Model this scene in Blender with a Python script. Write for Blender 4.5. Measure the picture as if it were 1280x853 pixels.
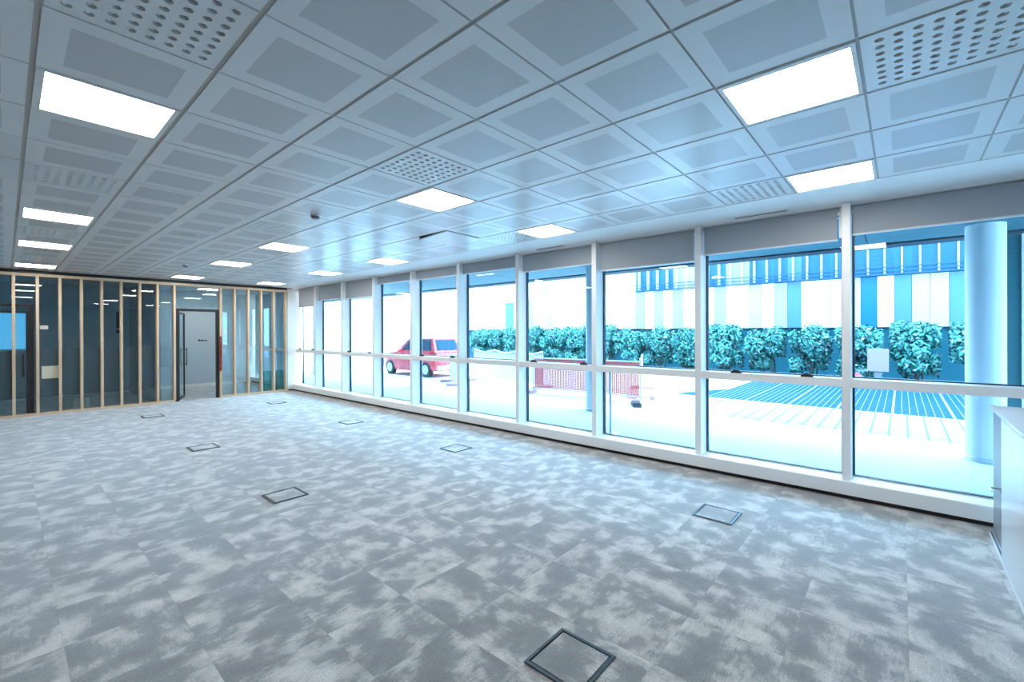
import bpy, bmesh, math, random
from mathutils import Vector, Matrix

for o in list(bpy.data.objects):
    bpy.data.objects.remove(o, do_unlink=True)
scene = bpy.context.scene
COL = scene.collection
random.seed(7)

# ------------------------------------------------------------------ camera
CAM = Vector((-0.6908, -1.3461, 1.68))
YAW, PITCH, ROLL = 0.8528, -0.0016, -0.0034
fw = Vector((math.sin(YAW) * math.cos(PITCH), math.cos(YAW) * math.cos(PITCH), math.sin(PITCH)))
rt = Vector((math.cos(YAW), -math.sin(YAW), 0))
up = rt.cross(fw)
r2 = rt * math.cos(ROLL) + up * math.sin(ROLL)
u2 = -rt * math.sin(ROLL) + up * math.cos(ROLL)
cd = bpy.data.cameras.new('camera')
cam = bpy.data.objects.new('camera', cd)
COL.objects.link(cam)
cam.matrix_world = Matrix(((r2.x, u2.x, -fw.x, CAM.x), (r2.y, u2.y, -fw.y, CAM.y),
                           (r2.z, u2.z, -fw.z, CAM.z), (0, 0, 0, 1)))
cd.sensor_width = 36
cd.lens = 555.33 / 1280 * 36
cd.shift_x = -1.76 / 1280
cd.shift_y = -10.38 / 1280
cd.clip_start = 0.05
cd.clip_end = 300
scene.camera = cam

# ------------------------------------------------------------------ light
SKY = (0.93, 0.97, 1.0)
SKY_STRENGTH = 12.5
LAMP = 17.0
LAMP_COL = (1.0, 0.945, 0.85)
GLASS_TINT = (0.34, 0.70, 1.0)
w = bpy.data.worlds.new('overcast_sky')
scene.world = w
w.use_nodes = True
bg = w.node_tree.nodes['Background']
bg.inputs[0].default_value = (*SKY, 1)
bg.inputs[1].default_value = SKY_STRENGTH
vs = scene.view_settings
vs.view_transform = 'Standard'
vs.look = 'None'
vs.gamma = 1
vs.exposure = 0.52
vs.use_curve_mapping = False
cy = scene.cycles
cy.use_denoising = True
cy.max_bounces = 10
cy.diffuse_bounces = 6
cy.glossy_bounces = 5
cy.transparent_max_bounces = 24
cy.transmission_bounces = 6
cy.sample_clamp_indirect = 8
cy.caustics_reflective = False
cy.caustics_refractive = False


# ------------------------------------------------------------------ materials
def newmat(name):
    m = bpy.data.materials.new(name)
    m.use_nodes = True
    nt = m.node_tree
    return m, nt, nt.nodes['Principled BSDF'], nt.nodes['Material Output']


class NT:
    """small helper for node graphs"""
    def __init__(s, nt):
        s.nt = nt

    def n(s, t, **k):
        x = s.nt.nodes.new(t)
        for a, b in k.items():
            setattr(x, a, b)
        return x

    def link(s, a, b):
        s.nt.links.new(a, b)

    def math(s, op, a, b=None, c=None):
        x = s.n('ShaderNodeMath', operation=op)
        for i, v in enumerate((a, b, c)):
            if v is None:
                continue
            if isinstance(v, (int, float)):
                x.inputs[i].default_value = v
            else:
                s.link(v, x.inputs[i])
        return x.outputs[0]

    def mix(s, f, a, b):
        x = s.n('ShaderNodeMix', data_type='RGBA')
        for i, v in ((0, f), (6, a), (7, b)):
            if isinstance(v, (int, float)):
                x.inputs[i].default_value = v
            elif isinstance(v, tuple):
                x.inputs[i].default_value = (*v, 1)
            else:
                s.link(v, x.inputs[i])
        return x.outputs[2]

    def noise(s, vec, scale, detail=3, rough=0.55):
        x = s.n('ShaderNodeTexNoise')
        x.inputs['Scale'].default_value = scale
        x.inputs['Detail'].default_value = detail
        x.inputs['Roughness'].default_value = rough
        if vec is not None:
            s.link(vec, x.inputs['Vector'])
        return x.outputs['Fac']

    def ramp(s, f, stops):
        x = s.n('ShaderNodeValToRGB')
        e = x.color_ramp.elements
        while len(e) < len(stops):
            e.new(0.5)
        for k, (p, c) in enumerate(stops):
            e[k].position = p
            e[k].color = (*c, 1)
        s.link(f, x.inputs[0])
        return x.outputs[0]

    def combine(s, a, b, c):
        x = s.n('ShaderNodeCombineXYZ')
        for i, v in enumerate((a, b, c)):
            if isinstance(v, (int, float)):
                x.inputs[i].default_value = v
            else:
                s.link(v, x.inputs[i])
        return x.outputs[0]


def plain(name, col, rough=0.5, metal=0.0, spec=0.5, var=0.06, scale=18, bump=0.0):
    """solid paint / plastic / metal with a faint mottling so it is never dead flat"""
    m, nt, b, out = newmat(name)
    g = NT(nt)
    tc = g.n('ShaderNodeTexCoord')
    f = g.noise(tc.outputs['Object'], scale)
    c = tuple(col)
    d = tuple(max(0, x * (1 - var)) for x in c)
    e = tuple(min(1, x * (1 + var)) for x in c)
    g.link(g.mix(f, d, e), b.inputs['Base Color'])
    b.inputs['Roughness'].default_value = rough
    b.inputs['Metallic'].default_value = metal
    b.inputs['Specular IOR Level'].default_value = spec
    if bump:
        bn = g.n('ShaderNodeBump')
        bn.inputs['Strength'].default_value = bump
        bn.inputs['Distance'].default_value = 0.002
        g.link(g.noise(tc.outputs['Object'], scale * 12), bn.inputs['Height'])
        g.link(bn.outputs[0], b.inputs['Normal'])
    return m


def emit(name, col, strength):
    m, nt, b, out = newmat(name)
    b.inputs['Base Color'].default_value = (0.9, 0.9, 0.9, 1)
    b.inputs['Emission Color'].default_value = (*col, 1)
    b.inputs['Emission Strength'].default_value = strength
    return m


def glass(name, tint, ior=1.5, rough=0.0):
    """thin sheet: tinted straight-through light plus a fresnel reflection; both faces of the
    pane are crossed, so each face carries the square root of the tint"""
    m, nt, b, out = newmat(name)
    nt.nodes.remove(b)
    g = NT(nt)
    t = g.n('ShaderNodeBsdfTransparent')
    t.inputs[0].default_value = (*[math.sqrt(x) for x in tint], 1)
    gl = g.n('ShaderNodeBsdfGlossy')
    gl.inputs['Roughness'].default_value = rough
    gl.inputs[0].default_value = (0.95, 0.97, 1, 1)
    ge = g.n('ShaderNodeNewGeometry')
    dp = g.n('ShaderNodeVectorMath', operation='DOT_PRODUCT')
    g.link(ge.outputs['Normal'], dp.inputs[0])
    g.link(ge.outputs['Incoming'], dp.inputs[1])
    f0 = ((ior - 1) / (ior + 1)) ** 2
    x5 = g.math('POWER', g.math('SUBTRACT', 1.0, g.math('ABSOLUTE', dp.outputs['Value'])), 5.0)
    fr = g.math('ADD', f0, g.math('MULTIPLY', x5, (1 - f0) * 0.8))
    mx = g.n('ShaderNodeMixShader')
    g.link(fr, mx.inputs[0])
    g.link(t.outputs[0], mx.inputs[1])
    g.link(gl.outputs[0], mx.inputs[2])
    g.link(mx.outputs[0], out.inputs[0])
    return m


def frosted(name, col, through):
    m, nt, b, out = newmat(name)
    nt.nodes.remove(b)
    g = NT(nt)
    t = g.n('ShaderNodeBsdfTransparent')
    d = g.n('ShaderNodeBsdfDiffuse')
    d.inputs[0].default_value = (*col, 1)
    mx = g.n('ShaderNodeMixShader')
    mx.inputs[0].default_value = through
    g.link(d.outputs[0], mx.inputs[1])
    g.link(t.outputs[0], mx.inputs[2])
    g.link(mx.outputs[0], out.inputs[0])
    return m


def thin_cloth():
    m, nt, b, out = newmat('thin_blind_cloth')
    nt.nodes.remove(b)
    g = NT(nt)
    t = g.n('ShaderNodeBsdfTranslucent')
    t.inputs[0].default_value = (0.40, 0.50, 0.52, 1)
    d = g.n('ShaderNodeBsdfDiffuse')
    d.inputs[0].default_value = (0.5, 0.55, 0.58, 1)
    mx = g.n('ShaderNodeMixShader')
    mx.inputs[0].default_value = 0.5
    g.link(t.outputs[0], mx.inputs[1])
    g.link(d.outputs[0], mx.inputs[2])
    g.link(mx.outputs[0], out.inputs[0])
    return m


def carpet_mat():
    m, nt, b, out = newmat('carpet_tiles')
    g = NT(nt)
    pos = g.n('ShaderNodeNewGeometry').outputs['Position']
    sp = g.n('ShaderNodeSeparateXYZ')
    g.link(pos, sp.inputs[0])
    T = 0.487
    u = g.math('DIVIDE', sp.outputs[0], T)
    v = g.math('DIVIDE', g.math('ADD', sp.outputs[1], 1.372), T)
    iu, iv = g.math('FLOOR', u), g.math('FLOOR', v)
    wn = g.n('ShaderNodeTexWhiteNoise', noise_dimensions='2D')
    g.link(g.combine(iu, iv, 0), wn.inputs['Vector'])
    rc = g.n('ShaderNodeSeparateColor')
    g.link(wn.outputs['Color'], rc.inputs[0])
    swap = g.math('GREATER_THAN', rc.outputs[2], 0.62)
    inv = g.math('SUBTRACT', 1.0, swap)
    a = g.math('ADD', g.math('MULTIPLY', sp.outputs[0], inv), g.math('MULTIPLY', sp.outputs[1], swap))
    c = g.math('ADD', g.math('MULTIPLY', sp.outputs[1], inv), g.math('MULTIPLY', sp.outputs[0], swap))
    # blotches that stop at the tile seams
    va = g.combine(g.math('ADD', g.math('MULTIPLY', a, 0.98), g.math('MULTIPLY', rc.outputs[0], 37.0)),
                   g.math('ADD', g.math('MULTIPLY', c, 1.10), g.math('MULTIPLY', rc.outputs[1], 53.0)), 0.0)
    blot = g.noise(va, 4.6, 3, 0.5)
    # blotches running on over the seams
    vb = g.combine(g.math('MULTIPLY', sp.outputs[0], 0.85), g.math('MULTIPLY', sp.outputs[1], 0.95), 0.0)
    run = g.noise(vb, 4.6, 4, 0.6)
    # brushed streaks and pile
    vc = g.combine(g.math('MULTIPLY', a, 0.22), c, 0.0)
    streak = g.noise(vc, 48, 4, 0.75)
    pile = g.noise(pos, 120, 3, 0.75)
    s = g.math('ADD', g.math('MULTIPLY', blot, 0.72), g.math('MULTIPLY', run, 0.28))
    s = g.math('ADD', s, g.math('MULTIPLY', g.math('SUBTRACT', streak, 0.5), 0.20))
    s = g.math('ADD', s, g.math('MULTIPLY', g.math('SUBTRACT', rc.outputs[0], 0.5), 0.035))
    col = g.ramp(s, [(0.38, (0.190, 0.188, 0.190)), (0.485, (0.250, 0.246, 0.244)),
                     (0.54, (0.430, 0.418, 0.400)), (0.63, (0.590, 0.568, 0.540))])
    dark = g.math('ADD', 0.05, g.math('MULTIPLY', pile, 1.9))
    mul = g.n('ShaderNodeMix', data_type='RGBA', blend_type='MULTIPLY')
    mul.inputs[0].default_value = 1
    g.link(col, mul.inputs[6])
    g.link(g.combine(dark, dark, dark), mul.inputs[7])
    # seams: a hair darker
    fu, fv = g.math('FRACT', u), g.math('FRACT', v)
    eu = g.math('MINIMUM', fu, g.math('SUBTRACT', 1.0, fu))
    ev = g.math('MINIMUM', fv, g.math('SUBTRACT', 1.0, fv))
    seam = g.math('LESS_THAN', g.math('MINIMUM', eu, ev), 0.005)
    fin = g.mix(g.math('MULTIPLY', seam, 0.15), mul.outputs[2], (0.1, 0.1, 0.1))
    g.link(fin, b.inputs['Base Color'])
    b.inputs['Roughness'].default_value = 0.95
    b.inputs['Specular IOR Level'].default_value = 0.1
    b.inputs['Sheen Weight'].default_value = 0.9
    b.inputs['Sheen Roughness'].default_value = 0.5
    bn = g.n('ShaderNodeBump')
    bn.inputs['Strength'].default_value = 0.5
    bn.inputs['Distance'].default_value = 0.004
    g.link(pile, bn.inputs['Height'])
    g.link(bn.outputs[0], b.inputs['Normal'])
    return m


def tile_mat():
    m, nt, b, out = newmat('perforated_metal_tile')
    g = NT(nt)
    pos = g.n('ShaderNodeNewGeometry').outputs['Position']
    sp = g.n('ShaderNodeSeparateXYZ')
    g.link(pos, sp.inputs[0])
    k = []
    for ax in (0, 1):
        f = g.math('FRACT', g.math('DIVIDE', g.math('ADD', sp.outputs[ax], 60.0), 0.6))
        k.append(g.math('LESS_THAN', g.math('ABSOLUTE', g.math('SUBTRACT', f, 0.5)), 0.335))
    mask = g.math('MULTIPLY', k[0], k[1])
    # pinholes too fine to see one by one: their mean tone
    f = mask
    nz = g.noise(pos, 1.7)
    base = g.mix(nz, (0.78, 0.785, 0.79), (0.83, 0.835, 0.84))
    g.link(g.mix(f, base, (0.60, 0.605, 0.615)), b.inputs['Base Color'])
    b.inputs['Roughness'].default_value = 0.30
    b.inputs['Specular IOR Level'].default_value = 0.28
    return m


def wood_mat():
    m, nt, b, out = newmat('pale_timber')
    g = NT(nt)
    pos = g.n('ShaderNodeNewGeometry').outputs['Position']
    sp = g.n('ShaderNodeSeparateXYZ')
    g.link(pos, sp.inputs[0])
    v = g.combine(g.math('MULTIPLY', sp.outputs[0], 40.0), g.math('MULTIPLY', sp.outputs[1], 40.0), g.math('MULTIPLY', sp.outputs[2], 2.2))
    f = g.noise(v, 1.0, 4, 0.6)
    g.link(g.ramp(f, [(0.3, (0.60, 0.43, 0.28)), (0.7, (0.78, 0.60, 0.43))]), b.inputs['Base Color'])
    b.inputs['Roughness'].default_value = 0.5
    return m


def paving_mat():
    m, nt, b, out = newmat('pale_paving')
    g = NT(nt)
    pos = g.n('ShaderNodeNewGeometry').outputs['Position']
    sp = g.n('ShaderNodeSeparateXYZ')
    g.link(pos, sp.inputs[0])
    nz = g.noise(pos, 0.9, 4)
    base = g.mix(nz, (0.60, 0.61, 0.62), (0.72, 0.72, 0.72))
    # strip of narrow setts in front of the gratings
    inx = g.math('MULTIPLY', g.math('GREATER_THAN', sp.outputs[0], 8.7), g.math('LESS_THAN', sp.outputs[0], 11.22))
    iny = g.math('LESS_THAN', sp.outputs[1], 1.4)
    fy = g.math('FRACT', g.math('DIVIDE', g.math('ADD', sp.outputs[1], 60.0), 0.24))
    row = g.math('FLOOR', g.math('DIVIDE', sp.outputs[1], 0.24))
    fx = g.math('FRACT', g.math('ADD', g.math('DIVIDE', sp.outputs[0], 0.9), g.math('MULTIPLY', row, 0.37)))
    j = g.math('MAXIMUM', g.math('LESS_THAN', fy, 0.12), g.math('LESS_THAN', fx, 0.02))
    j = g.math('MULTIPLY', g.math('MULTIPLY', j, inx), iny)
    base = g.mix(g.math('MULTIPLY', inx, iny), base, (0.30, 0.25, 0.24))
    g.link(g.mix(j, base, (0.07, 0.10, 0.12)), b.inputs['Base Color'])
    b.inputs['Roughness'].default_value = 0.8
    return m


def leaf_mat():
    m, nt, b, out = newmat('shrub_leaf')
    g = NT(nt)
    ri = g.n('ShaderNodeNewGeometry').outputs['Random Per Island']
    col = g.ramp(ri, [(0.0, (0.004, 0.065, 0.06)), (0.5, (0.010, 0.15, 0.13)), (0.88, (0.07, 0.32, 0.26)), (0.985, (0.34, 0.28, 0.36))])
    g.link(col, b.inputs['Base Color'])
    b.inputs['Roughness'].default_value = 0.45
    return m


def mesh_net_mat(name, col, pitch, width):
    """woven plastic barrier net: real see-through holes by mesh coordinate"""
    m, nt, b, out = newmat(name)
    g = NT(nt)
    tc = g.n('ShaderNodeTexCoord').outputs['Object']
    sp = g.n('ShaderNodeSeparateXYZ')
    g.link(tc, sp.inputs[0])
    a = g.math('LESS_THAN', g.math('FRACT', g.math('DIVIDE', g.math('ADD', sp.outputs[1], 50.0), pitch)), width)
    c = g.math('LESS_THAN', g.math('FRACT', g.math('DIVIDE', g.math('ADD', sp.outputs[2], 50.0), pitch * 0.6)), width)
    solid = g.math('MAXIMUM', a, c)
    b.inputs['Base Color'].default_value = (*col, 1)
    b.inputs['Roughness'].default_value = 0.5
    g.link(solid, b.inputs['Alpha'])
    return m


M = {
    'carpet': carpet_mat(), 'tile': tile_mat(), 'wood': wood_mat(), 'paving': paving_mat(), 'leaf': leaf_mat(),
    'smooth_tile': plain('smooth_metal_tile', (0.74, 0.76, 0.78), 0.28, var=0.02),
    'tee': plain('ceiling_tee_bar', (0.50, 0.49, 0.46), 0.4, var=0.05),
    'void': plain('ceiling_void', (0.03, 0.03, 0.032), 0.9),
    'plaster': plain('white_plaster', (0.89, 0.89, 0.89), 0.6, var=0.02, scale=5),
    'wall': plain('grey_wall_paint', (0.62, 0.63, 0.64), 0.7, var=0.03, scale=4),
    'back_wall': plain('blue_grey_wall_paint', (0.56, 0.68, 0.75), 0.7, var=0.03, scale=4),
    'dark_wall': plain('slate_wall_paint', (0.30, 0.32, 0.34), 0.7, var=0.04, scale=4),
    'alu': plain('powder_coated_aluminium', (0.82, 0.815, 0.81), 0.35, var=0.02),
    'lamp_frame': plain('lamp_frame_white', (0.80, 0.80, 0.79), 0.35, var=0.02),
    'gasket': plain('dark_gasket', (0.012, 0.05, 0.085), 0.4),
    'black': plain('black_metal', (0.012, 0.012, 0.014), 0.35),
    'black_plastic': plain('black_plastic', (0.02, 0.022, 0.026), 0.4),
    'blind': plain('grey_blind_fabric', (0.36, 0.39, 0.43), 0.8, var=0.04, scale=60, bump=0.15),
    'blind_bar': plain('blind_bottom_bar', (0.72, 0.73, 0.74), 0.35),
    'vent': plain('vent_plate', (0.76, 0.775, 0.78), 0.28, var=0.02),
    'box_frame': plain('floor_box_frame', (0.018, 0.045, 0.065), 0.4, metal=0.2),
    'cab': plain('cabinet_lacquer', (0.66, 0.68, 0.70), 0.28, var=0.015),
    'cab_grey': plain('cabinet_grey_leaf', (0.22, 0.22, 0.22), 0.45, var=0.02),
    'steel': plain('brushed_steel', (0.6, 0.6, 0.6), 0.3, metal=0.9),
    'red': plain('red_plastic', (0.26, 0.008, 0.014), 0.45),
    'paper': plain('white_paper', (0.78, 0.79, 0.78), 0.8, var=0.02),
    'cream': plain('cream_paper', (0.70, 0.70, 0.60), 0.8, var=0.03),
    'teal': plain('teal_plastic', (0.04, 0.42, 0.40), 0.4),
    'ink': plain('black_ink', (0.02, 0.02, 0.025), 0.6),
    'glass': glass('tinted_window_glass', GLASS_TINT),
    'glass_in': glass('partition_glass', (0.66, 0.84, 0.90), 1.6),
    'film': frosted('frosted_film', (0.11, 0.17, 0.21), 0.45),
    'thin_blind': thin_cloth(),
    'lamp': emit('lamp_diffuser', LAMP_COL, LAMP),
    'glow_face': emit('added_blue_glow', (0.06, 0.42, 0.75), 0.75),  # glow of the made-up blue panel behind the closed door
    'concrete': plain('smooth_concrete', (0.66, 0.66, 0.66), 0.55, var=0.05, scale=3),
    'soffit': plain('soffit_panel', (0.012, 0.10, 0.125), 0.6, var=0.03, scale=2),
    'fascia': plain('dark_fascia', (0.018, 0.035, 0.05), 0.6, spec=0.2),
    'white': plain('panel_white', (0.66, 0.66, 0.66), 0.4, var=0.02, scale=1),
    'pale': plain('panel_pale_blue', (0.40, 0.27, 0.24), 0.4, var=0.03, scale=1),
    'light': plain('panel_light_blue', (0.30, 0.26, 0.30), 0.4, var=0.03, scale=1),
    'mid': plain('panel_mid_blue', (0.065, 0.150, 0.27), 0.35, var=0.04, scale=1),
    'deep': plain('panel_deep_blue', (0.002, 0.10, 0.30), 0.3, var=0.05, scale=1),
    'lilac': plain('panel_lilac', (0.46, 0.26, 0.24), 0.4, var=0.02, scale=1),
    'ribbon': plain('dark_glazing', (0.002, 0.085, 0.165), 0.2, var=0.12, scale=0.9),
    'base_dark': plain('dark_plinth', (0.003, 0.06, 0.085), 0.7, spec=0.2),
    'rail_dark': plain('dark_rail', (0.01, 0.06, 0.14), 0.4),
    'bark': plain('shrub_bark', (0.06, 0.05, 0.045), 0.9),
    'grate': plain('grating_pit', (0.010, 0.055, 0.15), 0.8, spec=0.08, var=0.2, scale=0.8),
    'grate_bar': plain('grating_bar', (0.22, 0.24, 0.26), 0.6, spec=0.2),
    'orange_net': mesh_net_mat('orange_barrier_net', (0.90, 0.10, 0.09), 0.05, 0.62),
    'white_net': mesh_net_mat('white_barrier_net', (0.82, 0.83, 0.84), 0.10, 0.70),
    'galv': plain('galvanised_tube', (0.55, 0.57, 0.60), 0.4, metal=0.3),
    'foot': plain('rubber_foot', (0.42, 0.24, 0.26), 0.8),
    'board': plain('weathered_board', (0.30, 0.20, 0.18), 0.7, spec=0.1),
    'board_stand': plain('board_stand', (0.16, 0.15, 0.16), 0.7, spec=0.1),
    'pink': plain('pink_plastic', (0.80, 0.10, 0.13), 0.7, spec=0.1),
    'car_red': plain('red_car_paint', (0.85, 0.07, 0.09), 0.25, var=0.03),
    'car_glass': plain('car_window', (0.01, 0.05, 0.08), 0.5, spec=0.1),
    'tyre': plain('tyre_rubber', (0.02, 0.025, 0.03), 0.8),
    'soil': plain('planting_soil', (0.004, 0.06, 0.075), 0.95, var=0.3, scale=6),
}


# ------------------------------------------------------------------ mesh helpers
class MB:
    def __init__(s):
        s.v, s.f, s.mi = [], [], []

    def add(s, verts, faces, mi=0):
        o = len(s.v)
        s.v += [tuple(p) for p in verts]
        for f in faces:
            s.f.append([i + o for i in f])
            s.mi.append(mi)
        return s

    def box(s, x0, x1, y0, y1, z0, z1, mi=0, bev=0.0):
        if bev > 0:
            bm = bmesh.new()
            bmesh.ops.create_cube(bm, size=1)
            for v in bm.verts:
                v.co = ((x0 + x1) / 2 + v.co.x * (x1 - x0), (y0 + y1) / 2 + v.co.y * (y1 - y0), (z0 + z1) / 2 + v.co.z * (z1 - z0))
            bmesh.ops.bevel(bm, geom=list(bm.edges), offset=bev, segments=2, affect='EDGES', profile=0.6)
            bm.verts.ensure_lookup_table()
            s.add([v.co[:] for v in bm.verts], [[v.index for v in f.verts] for f in bm.faces], mi)
            bm.free()
            return s
        p = [(x, y, z) for z in (z0, z1) for y in (y0, y1) for x in (x0, x1)]
        return s.add(p, [(0, 2, 3, 1), (4, 5, 7, 6), (0, 1, 5, 4), (2, 6, 7, 3), (0, 4, 6, 2), (1, 3, 7, 5)], mi)

    def obox(s, c, ax, ay, hx, hy, z0, z1, mi=0):
        """box with horizontal axes ax, ay"""
        p = []
        for z in (z0, z1):
            for b in (-hy, hy):
                for a in (-hx, hx):
                    p.append((c[0] + ax[0] * a + ay[0] * b, c[1] + ax[1] * a + ay[1] * b, z))
        return s.add(p, [(0, 2, 3, 1), (4, 5, 7, 6), (0, 1, 5, 4), (2, 6, 7, 3), (0, 4, 6, 2), (1, 3, 7, 5)], mi)

    def tube(s, pts, r, n=10, mi=0, r_end=None):
        pts = [Vector(p) for p in pts]
        base = len(s.v)
        m = len(pts)
        for k, p in enumerate(pts):
            d = (pts[min(k + 1, m - 1)] - pts[max(k - 1, 0)]).normalized()
            a = d.orthogonal().normalized()
            b = d.cross(a)
            rr = r if r_end is None else r + (r_end - r) * k / max(1, m - 1)
            for q in range(n):
                t = 2 * math.pi * q / n
                s.v.append(tuple(p + (a * math.cos(t) + b * math.sin(t)) * rr))
        for k in range(m - 1):
            for q in range(n):
                s.f.append([base + k * n + q, base + k * n + (q + 1) % n, base + (k + 1) * n + (q + 1) % n, base + (k + 1) * n + q])
                s.mi.append(mi)
        s.f.append([base + q for q in range(n)][::-1]); s.mi.append(mi)
        s.f.append([base + (m - 1) * n + q for q in range(n)]); s.mi.append(mi)
        return s

    def lathe(s, prof, c=(0, 0, 0), n=32, mi=0, axis='z'):
        base = len(s.v)
        for (r, h) in prof:
            for q in range(n):
                t = 2 * math.pi * q / n
                a, b = r * math.cos(t), r * math.sin(t)
                s.v.append((c[0] + a, c[1] + b, c[2] + h) if axis == 'z' else (c[0] + h, c[1] + a, c[2] + b))
        for k in range(len(prof) - 1):
            for q in range(n):
                s.f.append([base + k * n + q, base + k * n + (q + 1) % n, base + (k + 1) * n + (q + 1) % n, base + (k + 1) * n + q])
                s.mi.append(mi)
        s.f.append([base + q for q in range(n)][::-1]); s.mi.append(mi)
        s.f.append([base + (len(prof) - 1) * n + q for q in range(n)]); s.mi.append(mi)
        return s

    def prism(s, poly, lo, hi, axis='x', mi=0):
        """polygon (2-D) extruded along an axis; for x the polygon is (y, z), for y it is (x, z), for z (x, y)"""
        n = len(poly)
        P = []
        for h in (lo, hi):
            for (a, b) in poly:
                P.append((h, a, b) if axis == 'x' else (a, h, b) if axis == 'y' else (a, b, h))
        F = [list(range(n))[::-1], list(range(n, 2 * n))]
        for k in range(n):
            F.append([k, (k + 1) % n, n + (k + 1) % n, n + k])
        return s.add(P, F, mi)

    def build(s, name, mats, parent=None, loc=(0, 0, 0), smooth=False):
        me = bpy.data.meshes.new(name)
        me.from_pydata(s.v, [], s.f)
        if not isinstance(mats, (list, tuple)):
            mats = [mats]
        for m in mats:
            me.materials.append(m)
        me.polygons.foreach_set('material_index', s.mi)
        bm = bmesh.new()
        bm.from_mesh(me)
        bmesh.ops.recalc_face_normals(bm, faces=bm.faces)
        bm.to_mesh(me)
        bm.free()
        if smooth:
            me.polygons.foreach_set('use_smooth', [True] * len(me.polygons))
            me.set_sharp_from_angle(angle=math.radians(40))
        me.update()
        o = bpy.data.objects.new(name, me)
        COL.objects.link(o)
        o.location = loc
        if parent:
            o.parent = parent
        return o


def tag(o, label, cat, group=None):
    o['label'] = label
    o['category'] = cat
    if group:
        o['group'] = group
    return o


def thing(name, label, cat, loc=(0, 0, 0), rz=0, group=None):
    o = bpy.data.objects.new(name, None)
    COL.objects.link(o)
    o.location = loc
    o.rotation_euler = (0, 0, rz)
    o.empty_display_size = 0.1
    return tag(o, label, cat, group)


def struct(o):
    o['kind'] = 'structure'
    return o


def copy_tree(o, parent=None):
    c = o.copy()
    COL.objects.link(c)
    if parent:
        c.parent = parent
    for ch in list(o.children):
        copy_tree(ch, c)
    return c


# ================================================================== THE ROOM
H = 2.974
XW = 4.856            # room face of the mullions
XG = 5.075            # glass line
M0, MD, MW = -0.8926, 1.4495, 0.072
YP = 12.0             # partition
YB = 15.35            # rear wall of the rooms beyond the partition
X0, Y0 = -7.0, -5.0   # the room runs on past the frame
YE = 15.55

struct(MB().box(X0, 5.2, Y0, YE, -0.12, 0).build('floor', M['carpet']))
struct(MB().box(X0 - 0.15, X0, Y0, YE, 0, 3.3).build('wall_left', M['wall']))
struct(MB().box(X0 - 0.15, 5.2, Y0 - 0.15, Y0, 0, 3.3).build('wall_near', M['wall']))

# ---- ceiling: metal tiles on a 600 grid, tee bars, void above
lamps = [(-1, 3), (-1, 9), (-1, 13), (-1, 18), (3, -2), (3, 3), (3, 9), (3, 13), (3, 18),
         (6, -2), (6, 3), (6, 9), (6, 13), (6, 18), (5, 23)]  # the last one is added to brighten the room beyond the partition
vents = [(-1, 1), (-1, 6), (-1, 11), (-1, 16), (2, 2), (2, 7), (2, 12), (3, -3), (6, -1), (6, 4), (6, 10)]
plain_tiles = [(-2, 5), (-2, 6)]
dropped = (5, 5)
skip = set(lamps) | set(vents) | {dropped}
mb = MB()
gx, gy = 0.011, 0.006
for i in range(-12, 7):
    for j in range(-9, 26):
        if (i, j) in skip:
            continue
        x, y = i * 0.6, j * 0.6
        mb.box(x + gx, x + 0.6 - gx, y + gy, y + 0.6 - gy, H, H + 0.02, 1 if (i, j) in plain_tiles else 0)
for i in range(-12, 8):     # tee bars run towards the partition
    mb.box(i * 0.6 - 0.02, i * 0.6 + 0.02, -5.4, YE, H + 0.008, H + 0.05, 2)
for j in range(-9, 27):
    mb.box(-7.2, 4.2, j * 0.6 - 0.012, j * 0.6 + 0.012, H + 0.011, H + 0.045, 2)
mb.box(-7.2, 5.3, -5.4, YE, H + 0.32, H + 0.4, 3)
ceil = struct(mb.build('ceiling', [M['tile'], M['smooth_tile'], M['tee'], M['void']]))
# smooth plaster margin between the grid and the windows, with a rounded drop at the blinds
prof = [(4.208, H), (4.86, H - 0.002), (4.93, H - 0.008), (4.955, H - 0.02), (4.955, H + 0.05), (4.208, H + 0.05)]
struct(MB().prism(prof, Y0, YE, 'y').build('trim_1', M['plaster'], smooth=True))
struct(MB().box(4.955, 5.2, Y0, YE, H - 0.012, H + 0.33).build('trim_2', M['plaster']))


def slot(y0, y1, label):
    t = thing('slot_diffuser', label, 'air vent', (4.80, y0, H - 0.002), 0, 'slot diffusers in the ceiling margin')
    L = y1 - y0
    MB().box(-0.035, 0.035, 0, L, -0.006, 0.001, bev=0.002).build('frame', M['alu'], t)
    for dx in (-0.014, 0.014):
        MB().box(dx - 0.006, dx + 0.006, 0.02, L - 0.02, -0.0075, -0.0045).build('slot', M['black_plastic'], t)


slot(-0.45, 0.10, 'slot air diffuser in the white ceiling margin nearest the cabinet')
slot(2.44, 2.98, 'slot air diffuser in the white ceiling margin over the orange barrier')

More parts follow.
